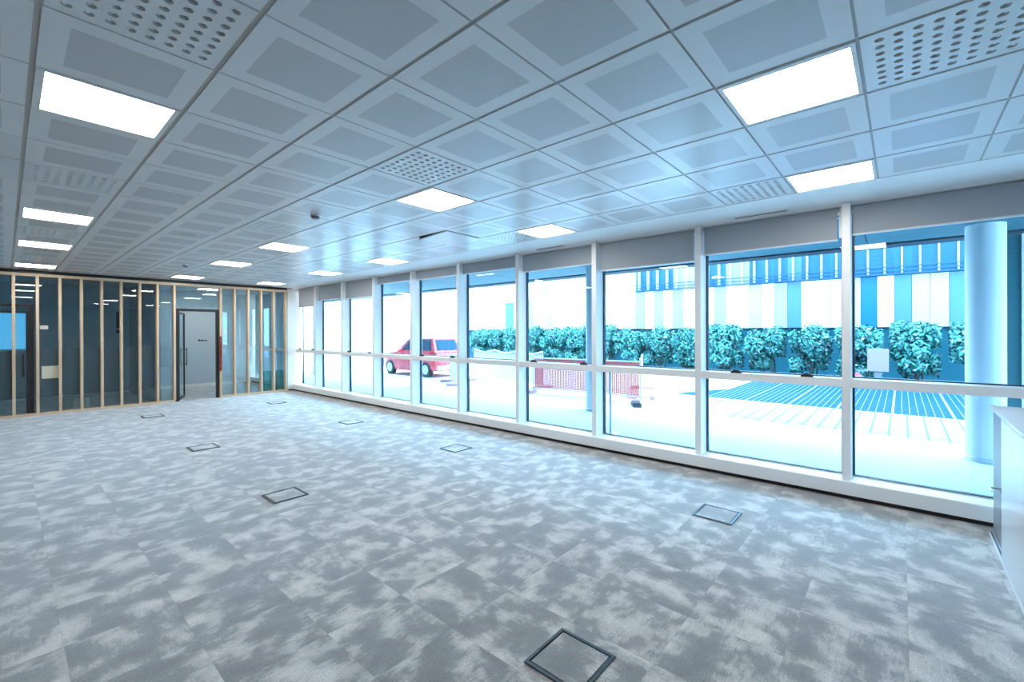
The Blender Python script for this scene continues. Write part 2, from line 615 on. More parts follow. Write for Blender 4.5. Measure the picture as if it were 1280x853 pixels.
# ---- lamps
lamp_label = {
    (-1, 3): 'largest glowing square lamp panel at the left, just beyond the nearest perforated vent',
    (-1, 9): 'second glowing panel of the left-hand lamp row, counted from the camera',
    (-1, 13): 'third glowing panel of the left-hand lamp row, counted from the camera',
    (-1, 18): 'last glowing panel of the left-hand lamp row, over the timber partition',
    (3, -2): 'largest glowing square lamp panel at the upper right of the ceiling',
    (3, 3): 'glowing lamp panel touching the perforated vent in the middle of the ceiling',
    (3, 9): 'second glowing panel of the middle lamp row beyond the central vent, near the smoke detector',
    (3, 13): 'third glowing panel of the middle lamp row beyond the central vent',
    (3, 18): 'last glowing panel of the middle lamp row, above the open door',
    (6, -2): 'glowing lamp panel at the edge of the grid, above the window nearest the cabinet',
    (6, 3): 'second glowing panel of the window-side lamp row, beside a perforated vent',
    (6, 9): 'third glowing panel of the window-side lamp row, past the sagging tile',
    (6, 13): 'fourth glowing panel of the window-side lamp row',
    (5, 23): 'added glowing lamp panel that brightens the room beyond the timber partition',
    (6, 18): 'last glowing panel of the window-side lamp row, by the room corner',
}


def make_lamp():
    t = thing('ceiling_lamp', '', 'lamp', (0, 0, H), 0, 'recessed ceiling lamps')
    f = MB()
    for (a, b, c, d) in ((0.012, 0.588, 0.008, 0.028), (0.012, 0.588, 0.572, 0.592), (0.012, 0.045, 0.028, 0.572), (0.562, 0.588, 0.028, 0.572)):
        f.box(a, b, c, d, -0.004, 0.03)
    f.build('frame', M['lamp_frame'], t)
    MB().box(0.046, 0.561, 0.029, 0.571, 0.003, 0.02).build('diffuser', M['lamp'], t)
    return t


lamp0 = make_lamp()
for k, (i, j) in enumerate(lamps):
    o = lamp0 if k == 0 else copy_tree(lamp0)
    o.location = (i * 0.6, j * 0.6, H)
    o['label'] = lamp_label[(i, j)]

# ---- perforated swirl vents
vent_label = {
    (-1, 1): 'big perforated vent tile nearest the camera at the upper left, before the first left lamp',
    (-1, 6): 'perforated vent tile in the left-hand row, between its first and second lamps',
    (-1, 11): 'perforated vent tile in the left-hand row, between its second and third lamps',
    (-1, 16): 'perforated vent tile in the left-hand row, between its third and last lamps',
    (2, 2): 'square perforated vent tile in the middle of the ceiling, touching a lamp at its corner',
    (2, 7): 'perforated vent tile beside the smoke detector, past the central lamp',
    (2, 12): 'small far perforated vent tile in the middle, touching the third middle lamp',
    (3, -3): 'perforated vent tile cut off by the upper right picture edge',
    (6, -1): 'perforated vent tile next to the window-side lamp nearest the cabinet',
    (6, 4): 'perforated vent tile beside the second window-side lamp',
    (6, 10): 'far perforated vent tile beside the third window-side lamp',
}


def make_vent():
    t = thing('ceiling_vent', '', 'air vent', (0, 0, H), 0, 'perforated ceiling vents')
    m = MB()
    n, p, r, S = 8, 0.0648, 0.0175, 16
    a0 = 0.3 - p * n / 2
    # plate with real round holes
    for u in range(n):
        for v in range(n):
            cx, cyy = a0 + (u + .5) * p, a0 + (v + .5) * p
            h = p / 2
            ring, sq = [], []
            for q in range(S):
                th = 2 * math.pi * q / S
                c, s_ = math.cos(th), math.sin(th)
                k = h / max(abs(c), abs(s_))
                ring.append((cx + r * c, cyy + r * s_))
                sq.append((cx + k * c, cyy + k * s_))
            V = [(x, y, 0) for x, y in sq] + [(x, y, 0) for x, y in ring] + [(x, y, 0.016) for x, y in ring]
            F = []
            for q in range(S):
                e = (q + 1) % S
                F.append((q, e, S + e, S + q))
                F.append((S + q, S + e, 2 * S + e, 2 * S + q))
            # square corners between the spokes
            m.add(V, F)
    lo, hi = a0, 0.6 - a0
    for (x0, x1, y0, y1) in ((0.012, 0.588, 0.007, lo), (0.012, 0.588, hi, 0.593), (0.012, lo, lo, hi), (hi, 0.588, lo, hi)):
        m.add([(x0, y0, 0), (x1, y0, 0), (x1, y1, 0), (x0, y1, 0)], [(0, 1, 2, 3)])
    for (x0, x1, y0, y1) in ((0.012, 0.588, 0.007, 0.009), (0.012, 0.588, 0.591, 0.593), (0.012, 0.014, 0.007, 0.593), (0.586, 0.588, 0.007, 0.593)):
        m.box(x0, x1, y0, y1, 0, 0.03)
    m.build('plate', M['vent'], t)
    MB().box(0.014, 0.586, 0.009, 0.591, 0.06, 0.075).build('plenum', M['void'], t)
    # an eccentric disc nozzle turned its own way in each hole
    me = None
    for u in range(n):
        for v in range(n):
            cx, cyy = a0 + (u + .5) * p, a0 + (v + .5) * p
            if me is None:
                d = MB().lathe([(0.0008, -0.002), (0.013, -0.001), (0.0140, 0.003), (0.0143, 0.007)], n=12)
                o = d.build('nozzle', M['vent'], t, smooth=True)
                me = o.data
            else:
                o = bpy.data.objects.new('nozzle', me)
                COL.objects.link(o)
                o.parent = t
            o.location = (cx, cyy, 0.010)
            o.rotation_euler = (math.radians(34), 0, math.radians(-50 + 8 * (u - v)))
    return t


vent0 = make_vent()
for k, (i, j) in enumerate(vents):
    o = vent0 if k == 0 else copy_tree(vent0)
    o.location = (i * 0.6, j * 0.6, H)
    o['label'] = vent_label[(i, j)]

# ---- the sagging tile
t = thing('ceiling_tile', 'loose ceiling tile hanging slightly out of the grid, with a dark gap along its far edge', 'ceiling tile', (3.0, 3.0, H))
t.rotation_euler = (math.radians(-3.2), math.radians(0.8), 0)
MB().box(0.02, 0.58, 0.02, 0.58, -0.004, 0.016, bev=0.002).build('panel', M['smooth_tile'], t)
lp = MB()
for (x0, x1, y0, y1) in ((0.02, 0.58, 0.02, 0.023), (0.02, 0.58, 0.577, 0.58), (0.02, 0.023, 0.02, 0.58), (0.577, 0.58, 0.02, 0.58)):
    lp.box(x0, x1, y0, y1, 0.012, 0.05)
lp.build('lip', M['fascia'], t)


def detector(x, y, label):
    t = thing('smoke_detector', label, 'smoke detector', (x, y, H), 0, 'smoke detectors')
    MB().lathe([(0.052, 0.0), (0.052, -0.010), (0.047, -0.014)], n=32).build('base', M['lamp_frame'], t, smooth=True)
    MB().lathe([(0.042, -0.0145), (0.044, -0.03), (0.036, -0.042), (0.01, -0.047)], n=32).build('chamber', M['cab_grey'], t, smooth=True)
    MB().lathe([(0.005, 0), (0.005, -0.004), (0.002, -0.006)], (0.046, 0.0, -0.012), n=10).build('indicator', M['black_plastic'], t)


detector(2.6 * 0.6, 5.76 * 0.6 + 0.05, 'round grey smoke detector on the ceiling near the middle perforated vents')
detector(2.6 * 0.6, 14.73 * 0.6, 'small far round smoke detector on the ceiling in front of the timber partition')
t = thing('ceiling_speaker', 'flush round speaker grille on the ceiling left of the middle lamps', 'speaker', (1.5 * 0.6, 9.45 * 0.6, H))
MB().lathe([(0.105, 0.0), (0.105, -0.003), (0.095, -0.006)], n=40).build('rim', M['vent'], t, smooth=True)
MB().lathe([(0.092, -0.0062), (0.05, -0.008), (0.004, -0.0085)], n=40).build('grille', M['tee'], t, smooth=True)

# ---- window wall
struct(MB().prism([(4.80, 0.05), (4.80, 0.176), (4.805, 0.185), (5.06, 0.185), (5.2, 0.165), (5.2, 0.05)], Y0, YE, 'y').build('trim_3', M['alu']))
struct(MB().box(4.855, 5.2, Y0, YE, 0.0, 0.05).build('sill_gap_shade', M['black']))  # black back standing for the shaded gap under the sill
struct(MB().box(4.99, 5.2, Y0, YE, H - 0.09, H - 0.012).build('trim_5', M['alu']))

blind_z = {-1: 2.645, 0: 2.608, 1: 2.55, 2: 2.665, 3: 2.757, 4: 2.760, 5: 2.777, 6: 2.518, 7: 2.546, 8: 2.404}
win_word = {-1: 'nearest the cabinet', 0: 'second from the right',
            1: 'third from the right', 2: 'fourth from the right',
            3: 'fifth from the right', 4: 'over the red car',
            5: 'left of the red car', 6: 'third from the far corner',
            7: 'second from the far corner', 8: 'in the far room corner'}
TB, TT = 1.112, 1.196
for k in range(-3, 11):
    # bay k lies between mullion k (near side) and mullion k+1 (far side)
    ya, yb = M0 + k * MD, M0 + (k + 1) * MD - MW
    wroot = MB().box(XW, 5.10, yb, yb + MW, 0.185, H - 0.012, bev=0.004).build('window_%d' % (k + 4), M['alu'])
    struct(wroot)
    if k == 8:
        yb = YP - 0.10
    MB().box(XW + 0.002, 5.095, ya + 0.001, yb - 0.001, TB, TT, bev=0.003).build('transom', M['alu'], wroot)
    for (z0, z1, nm) in ((0.19, TB - 0.001, 'lower_pane'), (TT + 0.001, H - 0.09, 'upper_pane')):
        g_ = MB()
        e = 0.020
        xa, xb = XG - 0.022, XG + 0.02
        g_.box(xa, xb, ya + 0.001, ya + e, z0, z1)
        g_.box(xa, xb, yb - e, yb - 0.001, z0, z1)
        g_.box(xa, xb, ya + e, yb - e, z0, z0 + e * 0.5)
        g_.box(xa, xb, ya + e, yb - e, z1 - e * 0.5, z1)
        g_.build('gasket', M['gasket'], wroot)
        MB().box(XG - 0.004, XG + 0.004, ya + e, yb - e, z0 + e * 0.5, z1 - e * 0.5).build(nm, M['glass'], wroot)
    if k % 2 == 0:
        for yy in (ya + 0.11 * (yb - ya), ya + 0.79 * (yb - ya)) if k else ((ya + 0.30), (ya + 0.99)):
            l = MB()
            l.box(XW + 0.006, XW + 0.05, yy - 0.055, yy + 0.055, TT - 0.004, TT + 0.026, bev=0.004)
            l.box(XW + 0.016, XW + 0.04, yy - 0.032, yy + 0.036, TT + 0.025, TT + 0.038, bev=0.003)
            l.build('latch', M['black_plastic'], wroot)
    if k >= 9:      # bays of the room beyond the partition: cloth drawn right down
        MB().box(4.955, 4.965, ya + 0.02, yb - 0.02, 0.30, H - 0.05).build('drawn_blind', M['thin_blind'], wroot)
    if k in blind_z:
        t = thing('roller_blind', 'grey roller blind at the window ' + win_word[k], 'blind', (4.965, ya, 0), 0, 'grey roller blinds')
        L = yb - ya
        zb = blind_z[k]
        MB().box(-0.012, 0.012, 0.045, L - 0.012, zb + 0.014, H - 0.055).build('fabric', M['blind'], t)
        MB().box(-0.016, 0.016, 0.04, L - 0.008, zb, zb + 0.016, bev=0.004).build('bottom_bar', M['blind_bar'], t)
        MB().tube([(0.004, 0.03, H - 0.045), (0.004, L - 0.006, H - 0.045)], 0.022, 14).build('roller', M['blind'], t, smooth=True)
        MB().box(-0.018, -0.010, 0.012, L - 0.004, H - 0.022, H - 0.010).build('head_rail', M['alu'], t)
        MB().box(-0.010, 0.010, 0.008, 0.028, zb + 0.03, H - 0.05).build('side_guide', M['alu'], t)

# ---- glazed timber partition
wf = MB()
wf.box(X0, 4.68, YP - 0.05, YP + 0.10, 2.845, 2.905, bev=0.003)
wf.box(X0, 2.03, YP - 0.05, YP + 0.10, 0.0, 0.05, bev=0.003)
wf.box(2.98, 4.68, YP - 0.05, YP + 0.10, 0.0, 0.05, bev=0.003)
wfar = struct(wf.build('wall_far', M['wood']))
struct(MB().box(X0, 4.80, YP - 0.0, YP + 0.10, 2.905, H).build('header_gap_shade', M['black']))  # black strip standing for the shadow in the gap above the header
struct(MB().box(4.652, 4.672, YP + 0.0, YP + 0.12, 0.0, 2.905).build('trim_7', M['black']))
struct(MB().box(4.672, 4.86, YP - 0.02, YP + 0.12, 0.05, H - 0.02, bev=0.003).build('trim_8', M['alu']))
for k in range(-19, 17):
    if k in (9, 10):
        continue
    x = -0.575 + 0.325 * k
    MB().box(x - 0.023, x + 0.023, YP - 0.05, YP + 0.09, 0.05, 2.845, bev=0.003).build('stud', M['wood'], wfar)
GY = YP + 0.115
for (xa, xb, z0) in ((X0, -1.36, 0.03), (-0.29, 1.66, 0.03), (1.68, 2.10, 0.03), (2.10, 3.0, 2.31), (3.0, 4.69, 0.03), (-1.36, -0.29, 2.30)):
    MB().box(xa + 0.003, xb - 0.003, GY - 0.005, GY + 0.005, z0, 2.9).build('glass_pane', M['glass_in'], wfar)
for (xa, xb) in ((X0 + 0.02, -1.37), (-0.28, 1.66)):
    MB().box(xa, xb, GY - 0.009, GY - 0.006, 0.36, 1.37).build('privacy_film', M['film'], wfar)

# closed glazed door at the left
d1 = MB()
d1.box(-0.365, -0.295, YP + 0.102, YP + 0.16, 0.0, 2.29)
d1.box(-1.355, -1.285, YP + 0.102, YP + 0.16, 0.0, 2.29)
d1.box(-1.285, -0.365, YP + 0.102, YP + 0.16, 2.225, 2.29)
door1 = struct(d1.build('door_1', M['black']))
MB().box(-1.283, -0.367, YP + 0.118, YP + 0.126, 2.14, 2.224).build('transom_glass', M['glass_in'], door1)
lf = MB()
lf.box(-1.28, -0.37, YP + 0.112, YP + 0.15, 2.095, 2.138)
lf.box(-0.405, -0.37, YP + 0.112, YP + 0.15, 0.01, 2.095)
lf.box(-1.28, -1.245, YP + 0.112, YP + 0.15, 0.01, 2.095)
leaf = lf.build('door_leaf', M['black'], door1)
MB().box(-1.244, -0.406, YP + 0.126, YP + 0.134, 0.01, 2.094).build('glass_pane', M['glass_in'], leaf)
MB().box(-1.243, -0.407, YP + 0.1205, YP + 0.1245, 0.36, 1.37).build('privacy_film', M['film'], leaf)
hd = MB().tube([(-0.445, YP + 0.08, 0.80), (-0.445, YP + 0.08, 1.26)], 0.011, 10)
for z in (0.86, 1.20):
    hd.tube([(-0.445, YP + 0.08, z), (-0.445, YP + 0.126, z)], 0.007, 8)
hd.build('pull_handle', M['black'], leaf, smooth=True)

# open glazed door
d2 = MB()
d2.box(2.052, 2.13, YP + 0.03, YP + 0.16, 0.0, 2.29)
d2.box(2.93, 2.976, YP + 0.03, YP + 0.16, 0.0, 2.29)
d2.box(2.13, 2.93, YP + 0.03, YP + 0.16, 2.225, 2.29)
door2 = struct(d2.build('door_2', M['black']))
th = math.radians(20)
hx, hy = 2.145, YP + 0.17
lf = MB()
lf.box(0, 0.04, -0.018, 0.018, 0.01, 2.2)
lf.box(0.79, 0.83, -0.018, 0.018, 0.01, 2.2)
lf.box(0.04, 0.79, -0.018, 0.018, 2.165, 2.2)
lf.box(0.04, 0.79, -0.018, 0.018, 0.01, 0.07)
leaf = lf.build('door_leaf', M['black'], door2, (hx, hy, 0))
leaf.rotation_euler = (0, 0, math.radians(90) - th)
MB().box(0.041, 0.789, -0.004, 0.004, 0.07, 2.164).build('glass_pane', M['glass_in'], leaf)
hd = MB().tube([(0.74, -0.065, 0.82), (0.74, -0.065, 1.30)], 0.011, 10)
for z in (0.88, 1.24):
    hd.tube([(0.74, -0.065, z), (0.74, -0.004, z)], 0.007, 8)
hd.build('pull_handle', M['black'], leaf, smooth=True)

t = thing('door_guard', 'dark red upright guard strip fixed to the right post of the open door', 'door guard', (2.985, YP - 0.06, 0.70))
MB().prism([(-0.026, 0.0), (0.026, 0.0), (0.026, -0.012), (0.018, -0.022), (-0.018, -0.022), (-0.026, -0.012)], 0.0, 0.89, 'z').build('strip', M['red'], t)
for z in (0.12, 0.77):
    MB().lathe([(0.008, 0), (0.008, 0.005), (0.004, 0.007)], (0, 0, 0), 10, 0, 'z').build('screw', M['steel'], t, (0, -0.022, z)).rotation_euler = (math.radians(90), 0, 0)
t = tag(MB().box(3.085, 3.165, GY - 0.009, GY - 0.006, 1.66, 1.74).build('sticker', M['paper']),
        'small white square sticker on the glass just right of the open door', 'sticker')
t = thing('door_sign', 'small white notice stuck on the glass right of the closed door', 'sign', (-0.155, GY - 0.0095, 1.77))
MB().box(-0.06, 0.06, 0, 0.003, 0, 0.08).build('sheet', M['paper'], t)
for q, wd in enumerate((0.042, 0.03, 0.036)):
    MB().box(-wd, wd, -0.0008, 0, 0.052 - q * 0.016, 0.056 - q * 0.016).build('text_line', M['tee'], t)
t = tag(MB().box(-0.19, 0.06, GY - 0.0125, GY - 0.0095, 0.74, 1.0).build('paper_sheet', M['cream']),
        'cream paper sheet taped low on the frosted glass right of the closed door', 'paper')

# rooms beyond the partition
struct(MB().box(X0, 5.2, YB, YB + 0.15, 0, 3.3).build('wall_back', M['back_wall']))
struct(MB().box(1.66, 1.78, YP + 0.13, YB, 0, H).build('wall_middle', M['dark_wall']))
struct(MB().box(1.78, 5.0, YB - 0.012, YB, 0, 0.09).build('baseboard_back', M['plaster']))
# made-up glowing panel standing in for a bright blue patch behind the closed door
t = thing('blue_glow_panel', 'made-up glowing blue panel, standing for a bright patch, behind the closed glass door at the left', 'screen', (-1.05, YB - 0.05, 1.25))
MB().box(-0.76, 0.76, 0.0, 0.049, -0.04, 1.0, bev=0.004).build('dark_border', M['black'], t)
MB().box(-0.71, 0.705, -0.003, 0.0, 0.0, 0.955).build('glow_face', M['glow_face'], t)

# black lettering on the rear wall
t = thing('wall_sign', 'small black lettering on the grey wall seen through the open door', 'sign', (3.32, YB - 0.004, 1.42))
for q, (a, wd, hh) in enumerate(((0.0, 0.05, 0.06), (0.06, 0.022, 0.045), (0.09, 0.05, 0.05), (0.15, 0.03, 0.035), (0.19, 0.04, 0.045))):
    MB().box(a, a + wd, 0, 0.003, 0.004 * (q % 2), hh).build('letter', M['ink'], t)
t = thing('wall_panel', 'black upright panel on the dark rear wall, seen through the glass left of the open door', 'wall panel', (1.42, YB - 0.03, 1.68))
MB().box(-0.045, 0.045, 0, 0.03, 0.14, 0.62, bev=0.004).build('screen', M['black'], t)
MB().box(-0.045, 0.045, 0, 0.03, 0.0, 0.1, bev=0.004).build('keypad', M['black_plastic'], t)


def bin_(x, y, wd, dp, h, label):
    t = thing('storage_bin', label, 'bin', (x, y, 0), 0, 'teal bins behind the partition')
    m = MB()
    tp = 0.03
    o_, i_ = [], []
    for z, k in ((0.0, tp), (h, 0.0)):
        o_.append([(-wd / 2 + k, -dp / 2 + k, z), (wd / 2 - k, -dp / 2 + k, z), (wd / 2 - k, dp / 2 - k, z), (-wd / 2 + k, dp / 2 - k, z)])
        i_.append([(-wd / 2 + k + .012, -dp / 2 + k + .012, z + .012 * (z == 0)), (wd / 2 - k - .012, -dp / 2 + k + .012, z + .012 * (z == 0)),
                   (wd / 2 - k - .012, dp / 2 - k - .012, z + .012 * (z == 0)), (-wd / 2 + k + .012, dp / 2 - k - .012, z + .012 * (z == 0))])
    V = o_[0] + o_[1] + i_[0] + i_[1]
    F = [(3, 2, 1, 0), (8, 9, 10, 11)]
    for q in range(4):
        e = (q + 1) % 4
        F += [(q, e, 4 + e, 4 + q), (8 + e, 8 + q, 12 + q, 12 + e), (4 + q, 4 + e, 12 + e, 12 + q)]
    m.add(V, F).build('tub', M['teal'], t)
    r = MB()
    for (a, b, c, d) in ((-wd / 2 - .012, wd / 2 + .012, -dp / 2 - .012, -dp / 2 + .002), (-wd / 2 - .012, wd / 2 + .012, dp / 2 - .002, dp / 2 + .012),
                         (-wd / 2 - .012, -wd / 2 + .002, -dp / 2, dp / 2), (wd / 2 - .002, wd / 2 + .012, -dp / 2, dp / 2)):
        r.box(a, b, c, d, h - 0.03, h)
    r.build('rim', M['teal'], t)


bin_(4.33, 12.55, 0.30, 0.34, 0.56, 'teal plastic bin behind the last but one partition pane by the corner')
bin_(4.66, 12.55, 0.28, 0.34, 0.56, 'teal plastic bin behind the last partition pane, against the window corner')
t = thing('cardboard_box', 'small pale box on the dark floor behind the frosted partition glass', 'box', (0.44, 12.7, 0))
MB().box(-0.13, 0.13, -0.1, 0.1, 0, 0.22, bev=0.004).build('carton', M['cream'], t)
MB().box(-0.13, 0.13, -0.02, 0.02, 0.2205, 0.222).build('tape', M['paper'], t)

# ---- floor boxes
box_spots = [(1.205, -0.068, 'black-framed floor box nearest the camera, largest on the carpet'),
             (3.60, -0.07, 'blue-edged floor box nearest the windows at the right'),
             (1.21, 3.45, 'black-framed floor box in the middle of the left floor, with a carpet lid'),
             (3.59, 3.50, 'floor box in the middle of the floor by the windows, its lid shining'),
             (1.22, 6.37, 'floor box with a thin black edge, third of the left-hand line from the camera'),
             (3.57, 6.42, 'floor box with a thin blue edge, third of the window-side line from the camera'),
             (1.27, 10.05, 'farthest floor box at the left, just before the timber partition'),
             (3.60, 9.95, 'farthest floor box by the room corner, a faint line')]


def make_box():
    t = thing('floor_box', '', 'floor box', (0, 0, 0), 0, 'access boxes in the carpet')
    a = 0.168
    f = MB()
    for (x0, x1, y0, y1) in ((-a, a, -a, -a + .018), (-a, a, a - .018, a), (-a, -a + .018, -a + .018, a - .018), (a - .018, a, -a + .018, a - .018)):
        f.box(x0, x1, y0, y1, 0.0, 0.009, bev=0.0015)
    f.build('frame', M['box_frame'], t)
    MB().box(-a + .018, a - .018, -a + .018, a - .018, 0.0, 0.0025).build('gap', M['black'], t)
    MB().box(-a + .026, a - .026, -a + .026, a - .026, 0.0025, 0.008, bev=0.001).build('lid', M['carpet'], t)
    MB().box(-0.05, 0.05, a - .016, a - .006, 0.009, 0.0115, bev=0.001).build('cable_flap', M['black_plastic'], t)
    return t


fb = make_box()
for k, (x, y, lb) in enumerate(box_spots):
    o = fb if k == 0 else copy_tree(fb)
    o.location = (x, y, 0)
    o['label'] = lb

# ---- cabinet with sliding doors at the right
t = thing('cabinet', 'low white sliding-door cabinet at the right edge by the windows', 'cabinet', (3.25, -1.885, 0))
W_, D_, Hc = 1.385, 0.45, 1.065
bd = MB()
bd.box(0, W_, -D_, 0.0, Hc - 0.022, Hc, bev=0.002)
bd.box(0, W_, -D_, 0.0, 0.0, 0.022, bev=0.002)
bd.box(0, 0.02, -D_, -0.002, 0.022, Hc - 0.022)
bd.box(W_ - 0.018, W_, -D_, -0.045, 0.022, Hc - 0.022)
bd.box(0.02, W_ - 0.018, -D_, -D_ + 0.012, 0.022, Hc - 0.022)
bd.build('body', M['cab'], t)
for yy in (-0.014, -0.036):
    MB().box(0.0, W_, yy - 0.005, yy + 0.005, 0.022, 0.028).build('track', M['rail_dark'], t)
MB().box(0.022, 0.790, -0.020, -0.002, 0.030, Hc - 0.026, bev=0.002).build('front_door', M['cab'], t)
rd = MB().box(0.62, W_ - 0.002, -0.042, -0.026, 0.030, Hc - 0.026, bev=0.002).build('rear_door', M['cab_grey'], t)
hx = 0.965
kn = MB()
kn.box(hx - 0.02, hx + 0.02, -0.026, -0.018, 0.455, 0.505, bev=0.003)
kn.build('lock_plate', M['black_plastic'], rd)
MB().tube([(hx, -0.018, 0.49), (hx, 0.030, 0.49), (hx - 0.02, 0.036, 0.49), (hx - 0.10, 0.036, 0.488)], 0.006, 10).build('lever', M['steel'], rd, smooth=True)
MB().box(hx - 0.012, hx + 0.012, -0.0265, -0.0245, 0.32, 0.40, bev=0.001).build('key_tag', M['paper'], rd)
for z in (0.56, 0.75):
    MB().box(0.791, 0.825, -0.026, -0.014, z - 0.016, z + 0.016, bev=0.002).build('stop', M['black_plastic'], rd)

# ================================================================== OUTSIDE
struct(MB().box(5.2, 60, -40, 90, -0.32, -0.02).build('pavement', M['paving']))
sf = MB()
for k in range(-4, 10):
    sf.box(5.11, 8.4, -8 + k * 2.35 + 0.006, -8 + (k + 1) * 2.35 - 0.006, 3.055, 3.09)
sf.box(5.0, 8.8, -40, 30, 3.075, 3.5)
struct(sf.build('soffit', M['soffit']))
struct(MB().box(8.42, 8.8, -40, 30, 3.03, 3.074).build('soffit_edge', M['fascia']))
struct(MB().box(5.0, 5.2, -40, 30, 3.5, 9).build('facade_above', M['concrete']))
struct(MB().box(4.99, 5.2, YE, 30, -0.02, 3.09).build('facade_beyond', M['concrete']))

for (y, lb) in ((-2.17, 'large round column outside the window nearest the cabinet'),
                (3.66, 'round column outside beyond the orange barrier window'),
                (10.02, 'round column outside standing in front of the red car'),
                (16.6, 'farthest round column outside the corner window')):
    t = thing('column', lb, 'column', (7.72, y, -0.02), 0, 'round columns under the soffit')
    MB().lathe([(0.19, 0.0), (0.19, 3.075)], n=48).build('shaft', M['concrete'], t, smooth=True)
    MB().lathe([(0.20, 0.0), (0.20, 0.05), (0.19, 0.06)], n=48).build('base_ring', M['galv'], t, smooth=True)

# fluted screen just past the near column
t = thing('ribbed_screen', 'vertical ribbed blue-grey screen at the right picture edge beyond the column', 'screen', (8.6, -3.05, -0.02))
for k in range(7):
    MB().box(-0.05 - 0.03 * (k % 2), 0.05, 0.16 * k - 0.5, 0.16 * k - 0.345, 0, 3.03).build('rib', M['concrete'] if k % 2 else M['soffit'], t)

# building across the way: cladding panels, a ribbon of glazing with fins, rails
FX, PW = 20.0, 0.465
FY0 = -2.55
bld = thing('building', 'long office building across the plaza with white and blue vertical cladding panels', 'building', (FX, FY0, 0))
names = ['white', 'pale', 'light', 'mid', 'deep', 'lilac']
row = 'PPMWDPWWWMLWPWWLWWWLWLWLVWWWLWVWWWWPWWLWWWPWVWWWWVWLW'
key = {'W': 0, 'P': 1, 'L': 2, 'M': 3, 'D': 4, 'V': 5}
pan = MB()
for k in range(-30, 52):
    c = key[row[k]] if 0 <= k < len(row) else key['WWPLWWM'[k % 7]]
    pan.box(0, 0.2, k * PW + 0.006, (k + 1) * PW - 0.006, 1.815, 3.635, c)
START = 24
for k in range(START, 52):
    c = key['WWWVWWWWVWWWLWWWVWWWWWVWWWWW'[k - START]]
    pan.box(0, 0.2, k * PW + 0.004, (k + 1) * PW - 0.004, 3.65, 5.2, c)
pan.build('cladding', [M[n] for n in names], bld)
MB().box(0.1, 8, -30 * PW, 52 * PW, -0.02, 5.15).build('core', M['base_dark'], bld)
gl = MB()
gpat = 'RRDRRRDRRLRDRPPDRPWPRDRR'
gk = {'R': 0, 'D': 1, 'L': 2, 'P': 3, 'W': 4}
for k in range(-30, START):
    gl.box(0.05, 0.09, k * PW, (k + 1) * PW, 3.66, 5.0, gk[gpat[k % 24]])
gl.build('glazing', [M['ribbon'], M['deep'], M['mid'], M['light'], M['pale']], bld)
for k in range(-6, START):
    MB().box(-0.17, 0.05, (k + .55) * PW - 0.022, (k + .55) * PW + 0.022, 3.70, 5.0).build('fin', M['white'], bld)
for z in (3.66, 3.78, 3.92):
    MB().box(-0.20, -0.17, -30 * PW, START * PW, z, z + 0.035).build('rail', M['rail_dark'], bld)
MB().box(-0.02, 0.2, START * PW - 0.22, START * PW - 0.01, 3.65, 5.15).build('end_post', M['deep'], bld)
MB().box(-0.03, 8.05, -30 * PW, 52 * PW, 5.0, 5.25).build('parapet', M['white'], bld)
MB().box(-0.01, 0.1, 41.4 * PW, 42.8 * PW, 1.9, 3.5).build('dark_window', M['mid'], bld)

far = thing('building', 'pale overexposed building far off at the left beyond the red car', 'building', (30, 34, 0))
MB().box(0, 8, 0, 22, -0.02, 9).build('wall', M['white'], far)
for yy in (4, 9, 14):
    fr = MB().box(-0.05, 0.02, yy, yy + 1.6, 4.2, 6.6).build('window', M['lilac'], far)
    MB().box(-0.07, -0.05, yy + 0.1, yy + 1.5, 4.3, 6.5).build('pane', M['pale'], fr)

# planting strip and hedge
struct(MB().box(16.55, 19.6, -14, 21, -0.02, 0.05).build('planting_bed', M['soil']))


def shrub_meshes(seed):
    rnd = random.Random(seed)
    blobs = []
    for _ in range(19):
        blobs.append((rnd.uniform(-.45, .45), rnd.uniform(-.6, .6), rnd.uniform(0.95, 1.58), rnd.uniform(.28, .42)))
    for _ in range(7):
        blobs.append((rnd.uniform(-.4, .4), rnd.uniform(-.6, .6), rnd.uniform(0.35, 0.8), rnd.uniform(.24, .36)))
    m = MB()
    for (bx, by, bz, br) in blobs:
        for _ in range(300):
            d = Vector((rnd.gauss(0, 1), rnd.gauss(0, 1), rnd.gauss(0, 1))).normalized()
            r = br * (0.45 + 0.6 * rnd.random())
            c = Vector((bx, by, bz)) + d * r
            if c.z < 0.10 or abs(c.y) > 0.60:
                continue
            n = (d + Vector((rnd.uniform(-.7, .7), rnd.uniform(-.7, .7), rnd.uniform(-.2, .9)))).normalized()
            a = n.orthogonal().normalized()
            a.rotate(Matrix.Rotation(rnd.uniform(0, 6.28), 3, n))
            b = n.cross(a)
            L, Wd = rnd.uniform(.055, .092), rnd.uniform(.028, .046)
            m.add([c - a * L, c + b * Wd - n * .006, c + a * L, c - b * Wd - n * .006], [(0, 1, 2), (0, 2, 3)])
    s = []
    for _ in range(5):
        x, y = rnd.uniform(-.2, .2), rnd.uniform(-.3, .3)
        ex, ey = x + rnd.uniform(-.3, .3), y + rnd.uniform(-.22, .22)
        s.append([(x, y, 0), (x * .7 + ex * .3 + rnd.uniform(-.06, .06), y * .7 + ey * .3, .4), (ex, ey, 1.0), (ex + rnd.uniform(-.15, .15), ey + rnd.uniform(-.15, .15), 1.45)])
    return m, s


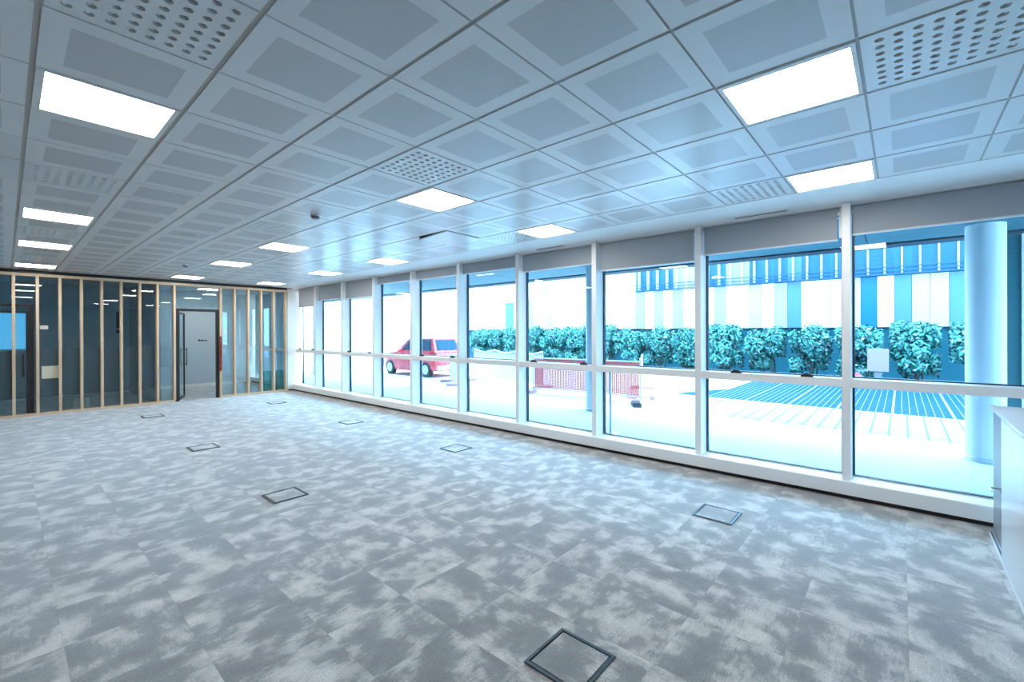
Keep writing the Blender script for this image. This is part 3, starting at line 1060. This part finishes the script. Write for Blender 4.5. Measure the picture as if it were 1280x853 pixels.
protos = []
for sd in range(4):
    f_, st = shrub_meshes(50 + sd)
    t = thing('shrub', '', 'shrub', (0, 0, 0), 0, 'shrubs of the hedge')
    f_.build('foliage', M['leaf'], t)
    for pts in st:
        MB().tube(pts, 0.028, 6, r_end=0.008).build('stem', M['bark'], t)
    protos.append(t)
sh_words = ['cut off by the round column at the right', 'just right of the white sign board', 'behind the mullion left of the white sign board',
            'at the right side of the second window from the right', 'in the middle of the second window from the right', 'at the left side of the second window from the right',
            'at the right side of the third window from the right', 'in the middle of the third window from the right', 'above the right end of the orange barrier',
            'behind the mullion between third and fourth windows', 'at the right side of the fourth window, above the orange barrier',
            'in the middle of the fourth window, above the orange barrier', 'at the left side of the fourth window, above the orange barrier',
            'above the right end of the white wavy barrier', 'above the middle of the white wavy barrier', 'farthest left in the row, nearest the red car']
for k in range(16):
    o = protos[k] if k < 4 else copy_tree(protos[k % 4])
    y = -3.0 + 1.345 * k
    o.location = (17.6 + random.uniform(-.15, .15), y, 0.05)
    s_ = random.uniform(0.94, 1.0)
    o.scale = (s_, s_, s_ * random.uniform(1.0, 1.12))
    o.rotation_euler = (0, 0, random.choice((0, math.pi)))
    o['label'] = 'leafy green hedge shrub ' + sh_words[k]

# floor gratings
edges = [3.36, 2.45, 1.545, 0.625, -0.285, -1.205, -2.115, -3.03]
g_words = ['leftmost in the third window, only a corner showing', 'leftmost in the second window from the right', 'second from the left in the second window from the right',
           'third from the left in the second window from the right', 'at the left of the window nearest the cabinet', 'in the middle of the window nearest the cabinet', 'beside the round column at the right']
for k in range(7):
    y1, y0 = edges[k], edges[k + 1]
    t = thing('floor_grating', 'blue-grey slatted ground grating ' + g_words[k], 'grating', (11.25, y0, -0.02), 0, 'ground gratings in the plaza')
    L = 5.0
    if k == 0:      # the end piece is cut at a slant
        MB().prism([(0, 0.0), (0.15, y1 - y0), (2.2, 0.0)], 0.0, 0.004, 'z').build('pit', M['grate'], t)
    else:
        MB().box(0, L, 0.02, y1 - y0 - 0.02, 0.0, 0.004).build('pit', M['grate'], t)
        bars = MB()
        for q in range(1, 7):
            yy = 0.02 + (y1 - y0 - 0.04) * q / 7
            bars.box(0, L, yy - 0.0055, yy + 0.0055, 0.004, 0.012)
        bars.build('bars', M['grate_bar'], t)
        fr = MB()
        fr.box(0, L, 0, 0.022, 0, 0.014)
        fr.box(0, L, y1 - y0 - 0.022, y1 - y0, 0, 0.014)
        fr.build('frame', M['grate_bar'], t)


def barrier(x, ya, yb, x2, netmat, label, top=0.97, feet=True, wave=False):
    """mesh fence panel from (x, ya) to (x2, yb) on rubber feet"""
    L = math.hypot(x2 - x, yb - ya)
    rz = math.atan2(yb - ya, x2 - x) - math.pi / 2
    t = thing('barrier', label, 'barrier', (x, ya, -0.02), rz)
    for yy in (0.0, L):
        MB().tube([(0, yy, 0.04), (0, yy, top + 0.06)], 0.021, 10).build('post', M['galv'], t, smooth=True)
        if feet:
            MB().prism([(-0.36, 0.0), (-0.33, 0.085), (0.33, 0.085), (0.36, 0.0)], yy - 0.11, yy + 0.11, 'y').build('foot', M['foot'], t)
    MB().tube([(0, 0, top), (0, L, top)], 0.016, 8).build('top_rail', M['galv'], t)
    MB().tube([(0, 0, 0.13), (0, L, 0.13)], 0.016, 8).build('bottom_rail', M['galv'], t)
    MB().box(-0.004, 0.004, 0.03, L - 0.03, 0.15, top - 0.02).build('net', netmat, t)
    if wave:
        n = 24
        pts = [(0.0, L * q / n, top + 0.10 - 0.09 * abs(math.sin(math.pi * q / 8))) for q in range(n + 1)]
        MB().tube(pts, 0.03, 8).build('garland', M['galv'], t, smooth=True)
    return t


barrier(9.36, 3.38, 6.45, 9.10, M['orange_net'], 'orange mesh safety barrier on rubber feet outside the third and fourth windows')
barrier(9.86, 3.62, 4.45, 11.75, M['orange_net'], 'short orange mesh barrier turned away at the right end of the long one')
barrier(9.9, 6.75, 10.0, 10.2, M['white_net'], 'white mesh barrier with a wavy top rail left of the orange barrier', 1.0, True, True)
barrier(8.75, 9.25, 10.3, 9.35, M['white_net'], 'short white mesh barrier standing just before the red car')

# slim post right outside the glass
t = thing('bollard', 'slim metal post standing just outside the third window from the right', 'post', (5.95, 2.31, -0.02))
MB().tube([(0, 0, 0.01), (0, 0, 1.08)], 0.021, 14).build('shaft', M['galv'], t, smooth=True)
MB().lathe([(0.13, 0), (0.13, 0.012), (0.03, 0.02)], n=28).build('base_plate', M['galv'], t, smooth=True)
t = thing('rubber_wedge', 'small dark rubber wedge on the pavement by the orange barrier foot', 'wedge', (8.75, 3.2, -0.02), 0.6)
MB().prism([(-0.2, 0), (-0.16, 0.09), (0.05, 0.07), (0.22, 0.0)], -0.09, 0.09, 'y').build('block', M['tyre'], t)
MB().box(-0.12, 0.0, -0.07, 0.07, 0.08, 0.092).build('grip', M['black_plastic'], t)

# small white sign board in front of the hedge
t = thing('sign_board', 'blank white square sign board on a short stand before the hedge', 'sign', (16.2, -0.825, -0.02))
MB().box(-0.02, 0.02, -0.245, 0.245, 0.50, 1.17, bev=0.006).build('board', M['board'], t)
MB().box(0.0, 0.04, -0.09, 0.09, 0.0, 0.55).build('stand', M['board_stand'], t)
MB().box(-0.05, 0.08, -0.2, 0.2, 0, 0.03).build('foot', M['galv'], t)
t = thing('pink_marker', 'small bright pink marker left of the white sign board', 'marker', (16.2, -0.345, -0.02))
MB().lathe([(0.12, 0.0), (0.12, 0.29), (0.10, 0.34), (0.06, 0.37), (0.045, 0.44), (0.01, 0.45)], n=18).build('cap', M['pink'], t, smooth=True)
MB().box(-0.15, 0.15, -0.15, 0.15, 0, 0.03).build('base', M['foot'], t)

# ---- red car, tail towards us
car = thing('car', 'small red car parked behind the barriers at the left, partly hidden by a column', 'car', (9.70, 11.5, -0.02))
CW, CL = 1.5, 3.7


def loft(sections, mi=0):
    """sections: list of (y, [(x, z)...]) closed rings"""
    m = MB()
    n = len(sections[0][1])
    V, F = [], []
    for y, ring in sections:
        V += [(x, y, z) for x, z in ring]
    for k in range(len(sections) - 1):
        for q in range(n):
            e = (q + 1) % n
            F.append((k * n + q, k * n + e, (k + 1) * n + e, (k + 1) * n + q))
    F.append(list(range(n)))
    F.append([(len(sections) - 1) * n + q for q in range(n)][::-1])
    return m.add(V, F, mi)


def ring(z0, z1, inset):
    a, b = inset, CW - inset
    return [(a + .05, z0), (b - .05, z0), (b, z0 + .12), (b, z1 - .12), (b - .07, z1), (a + .07, z1), (a, z1 - .12), (a, z0 + .12)]


loft([(0.0, ring(.38, .82, .08)), (0.06, ring(.26, .92, .02)), (0.5, ring(.20, .95, 0)), (2.5, ring(.20, .95, 0)), (3.2, ring(.22, .86, .01)), (3.6, ring(.28, .74, .06)), (3.7, ring(.36, .66, .14))]).build('body', M['car_red'], car, smooth=True)


def cab(z, a, b, y0, y1):
    return [(a, y0, z), (b, y0, z), (b, y1, z), (a, y1, z)]


V = cab(.94, .05, CW - .05, .12, 2.55) + cab(1.46, .2, CW - .2, .42, 1.9)
MB().add(V, [(0, 1, 5, 4), (1, 2, 6, 5), (2, 3, 7, 6), (3, 0, 4, 7), (4, 5, 6, 7)]).build('cabin', M['car_red'], car)
MB().box(.18, CW - .18, .38, 1.92, 1.44, 1.50, bev=.02).build('roof', M['white'], car)


def lerp(p, q, u):
    return tuple(p[i] + (q[i] - p[i]) * u for i in range(3))


def quad_on(p, off, uu, vv):
    """inset pane on the quad p (bottom a, b, top b, a)"""
    out = []
    for u, v in ((uu[0], vv[0]), (uu[1], vv[0]), (uu[1], vv[1]), (uu[0], vv[1])):
        out.append(lerp(lerp(p[0], p[1], u), lerp(p[3], p[2], u), v))
    o2 = [tuple(q[i] + off[i] for i in range(3)) for q in out]
    F = [(0, 1, 2, 3), (7, 6, 5, 4)] + [(k, (k + 1) % 4, 4 + (k + 1) % 4, 4 + k) for k in range(4)]
    return MB().add(out + o2, F)


quad_on([V[0], V[1], V[5], V[4]], (0, -.012, .004), (.08, .92), (.14, .9)).build('rear_window', M['car_glass'], car)
quad_on([V[3], V[2], V[6], V[7]], (0, .012, .006), (.08, .92), (.12, .92)).build('windscreen', M['car_glass'], car)
for (p, off) in (([V[0], V[3], V[7], V[4]], (-.012, 0, .003)), ([V[1], V[2], V[6], V[5]], (.012, 0, .003))):
    quad_on(p, off, (.08, .45), (.14, .9)).build('side_window', M['car_glass'], car)
    quad_on(p, off, (.50, .90), (.14, .9)).build('side_window', M['car_glass'], car)
for yy in (.62, 2.95):
    for xx, s_ in ((-.02, 1), (CW - .17, -1)):
        wl = MB().lathe([(.19, 0), (.29, .02), (.29, .17), (.19, .19)], (xx, yy, .29), 28, 0, 'x').build('wheel', M['tyre'], car, smooth=True)
        MB().lathe([(.17, -.004), (.18, .0), (.18, .194), (.17, .198)], (xx, yy, .29), 24, 0, 'x').build('hub', M['galv'], wl, smooth=True)
MB().box(.06, CW - .06, -.05, .08, .30, .46, bev=.03).build('bumper', M['galv'], car)
MB().box(.5, CW - .5, -.056, -.05, .34, .43).build('number_plate', M['paper'], car)
for xx in (.08, CW - .26):
    MB().box(xx, xx + .18, -.012, .03, .66, .82, bev=.015).build('tail_lamp', M['red'], car)
for xx in (-.12, CW + .0):
    MB().box(xx, xx + .12, 2.1, 2.18, .95, 1.06, bev=.02).build('wing_mirror', M['car_red'], car)
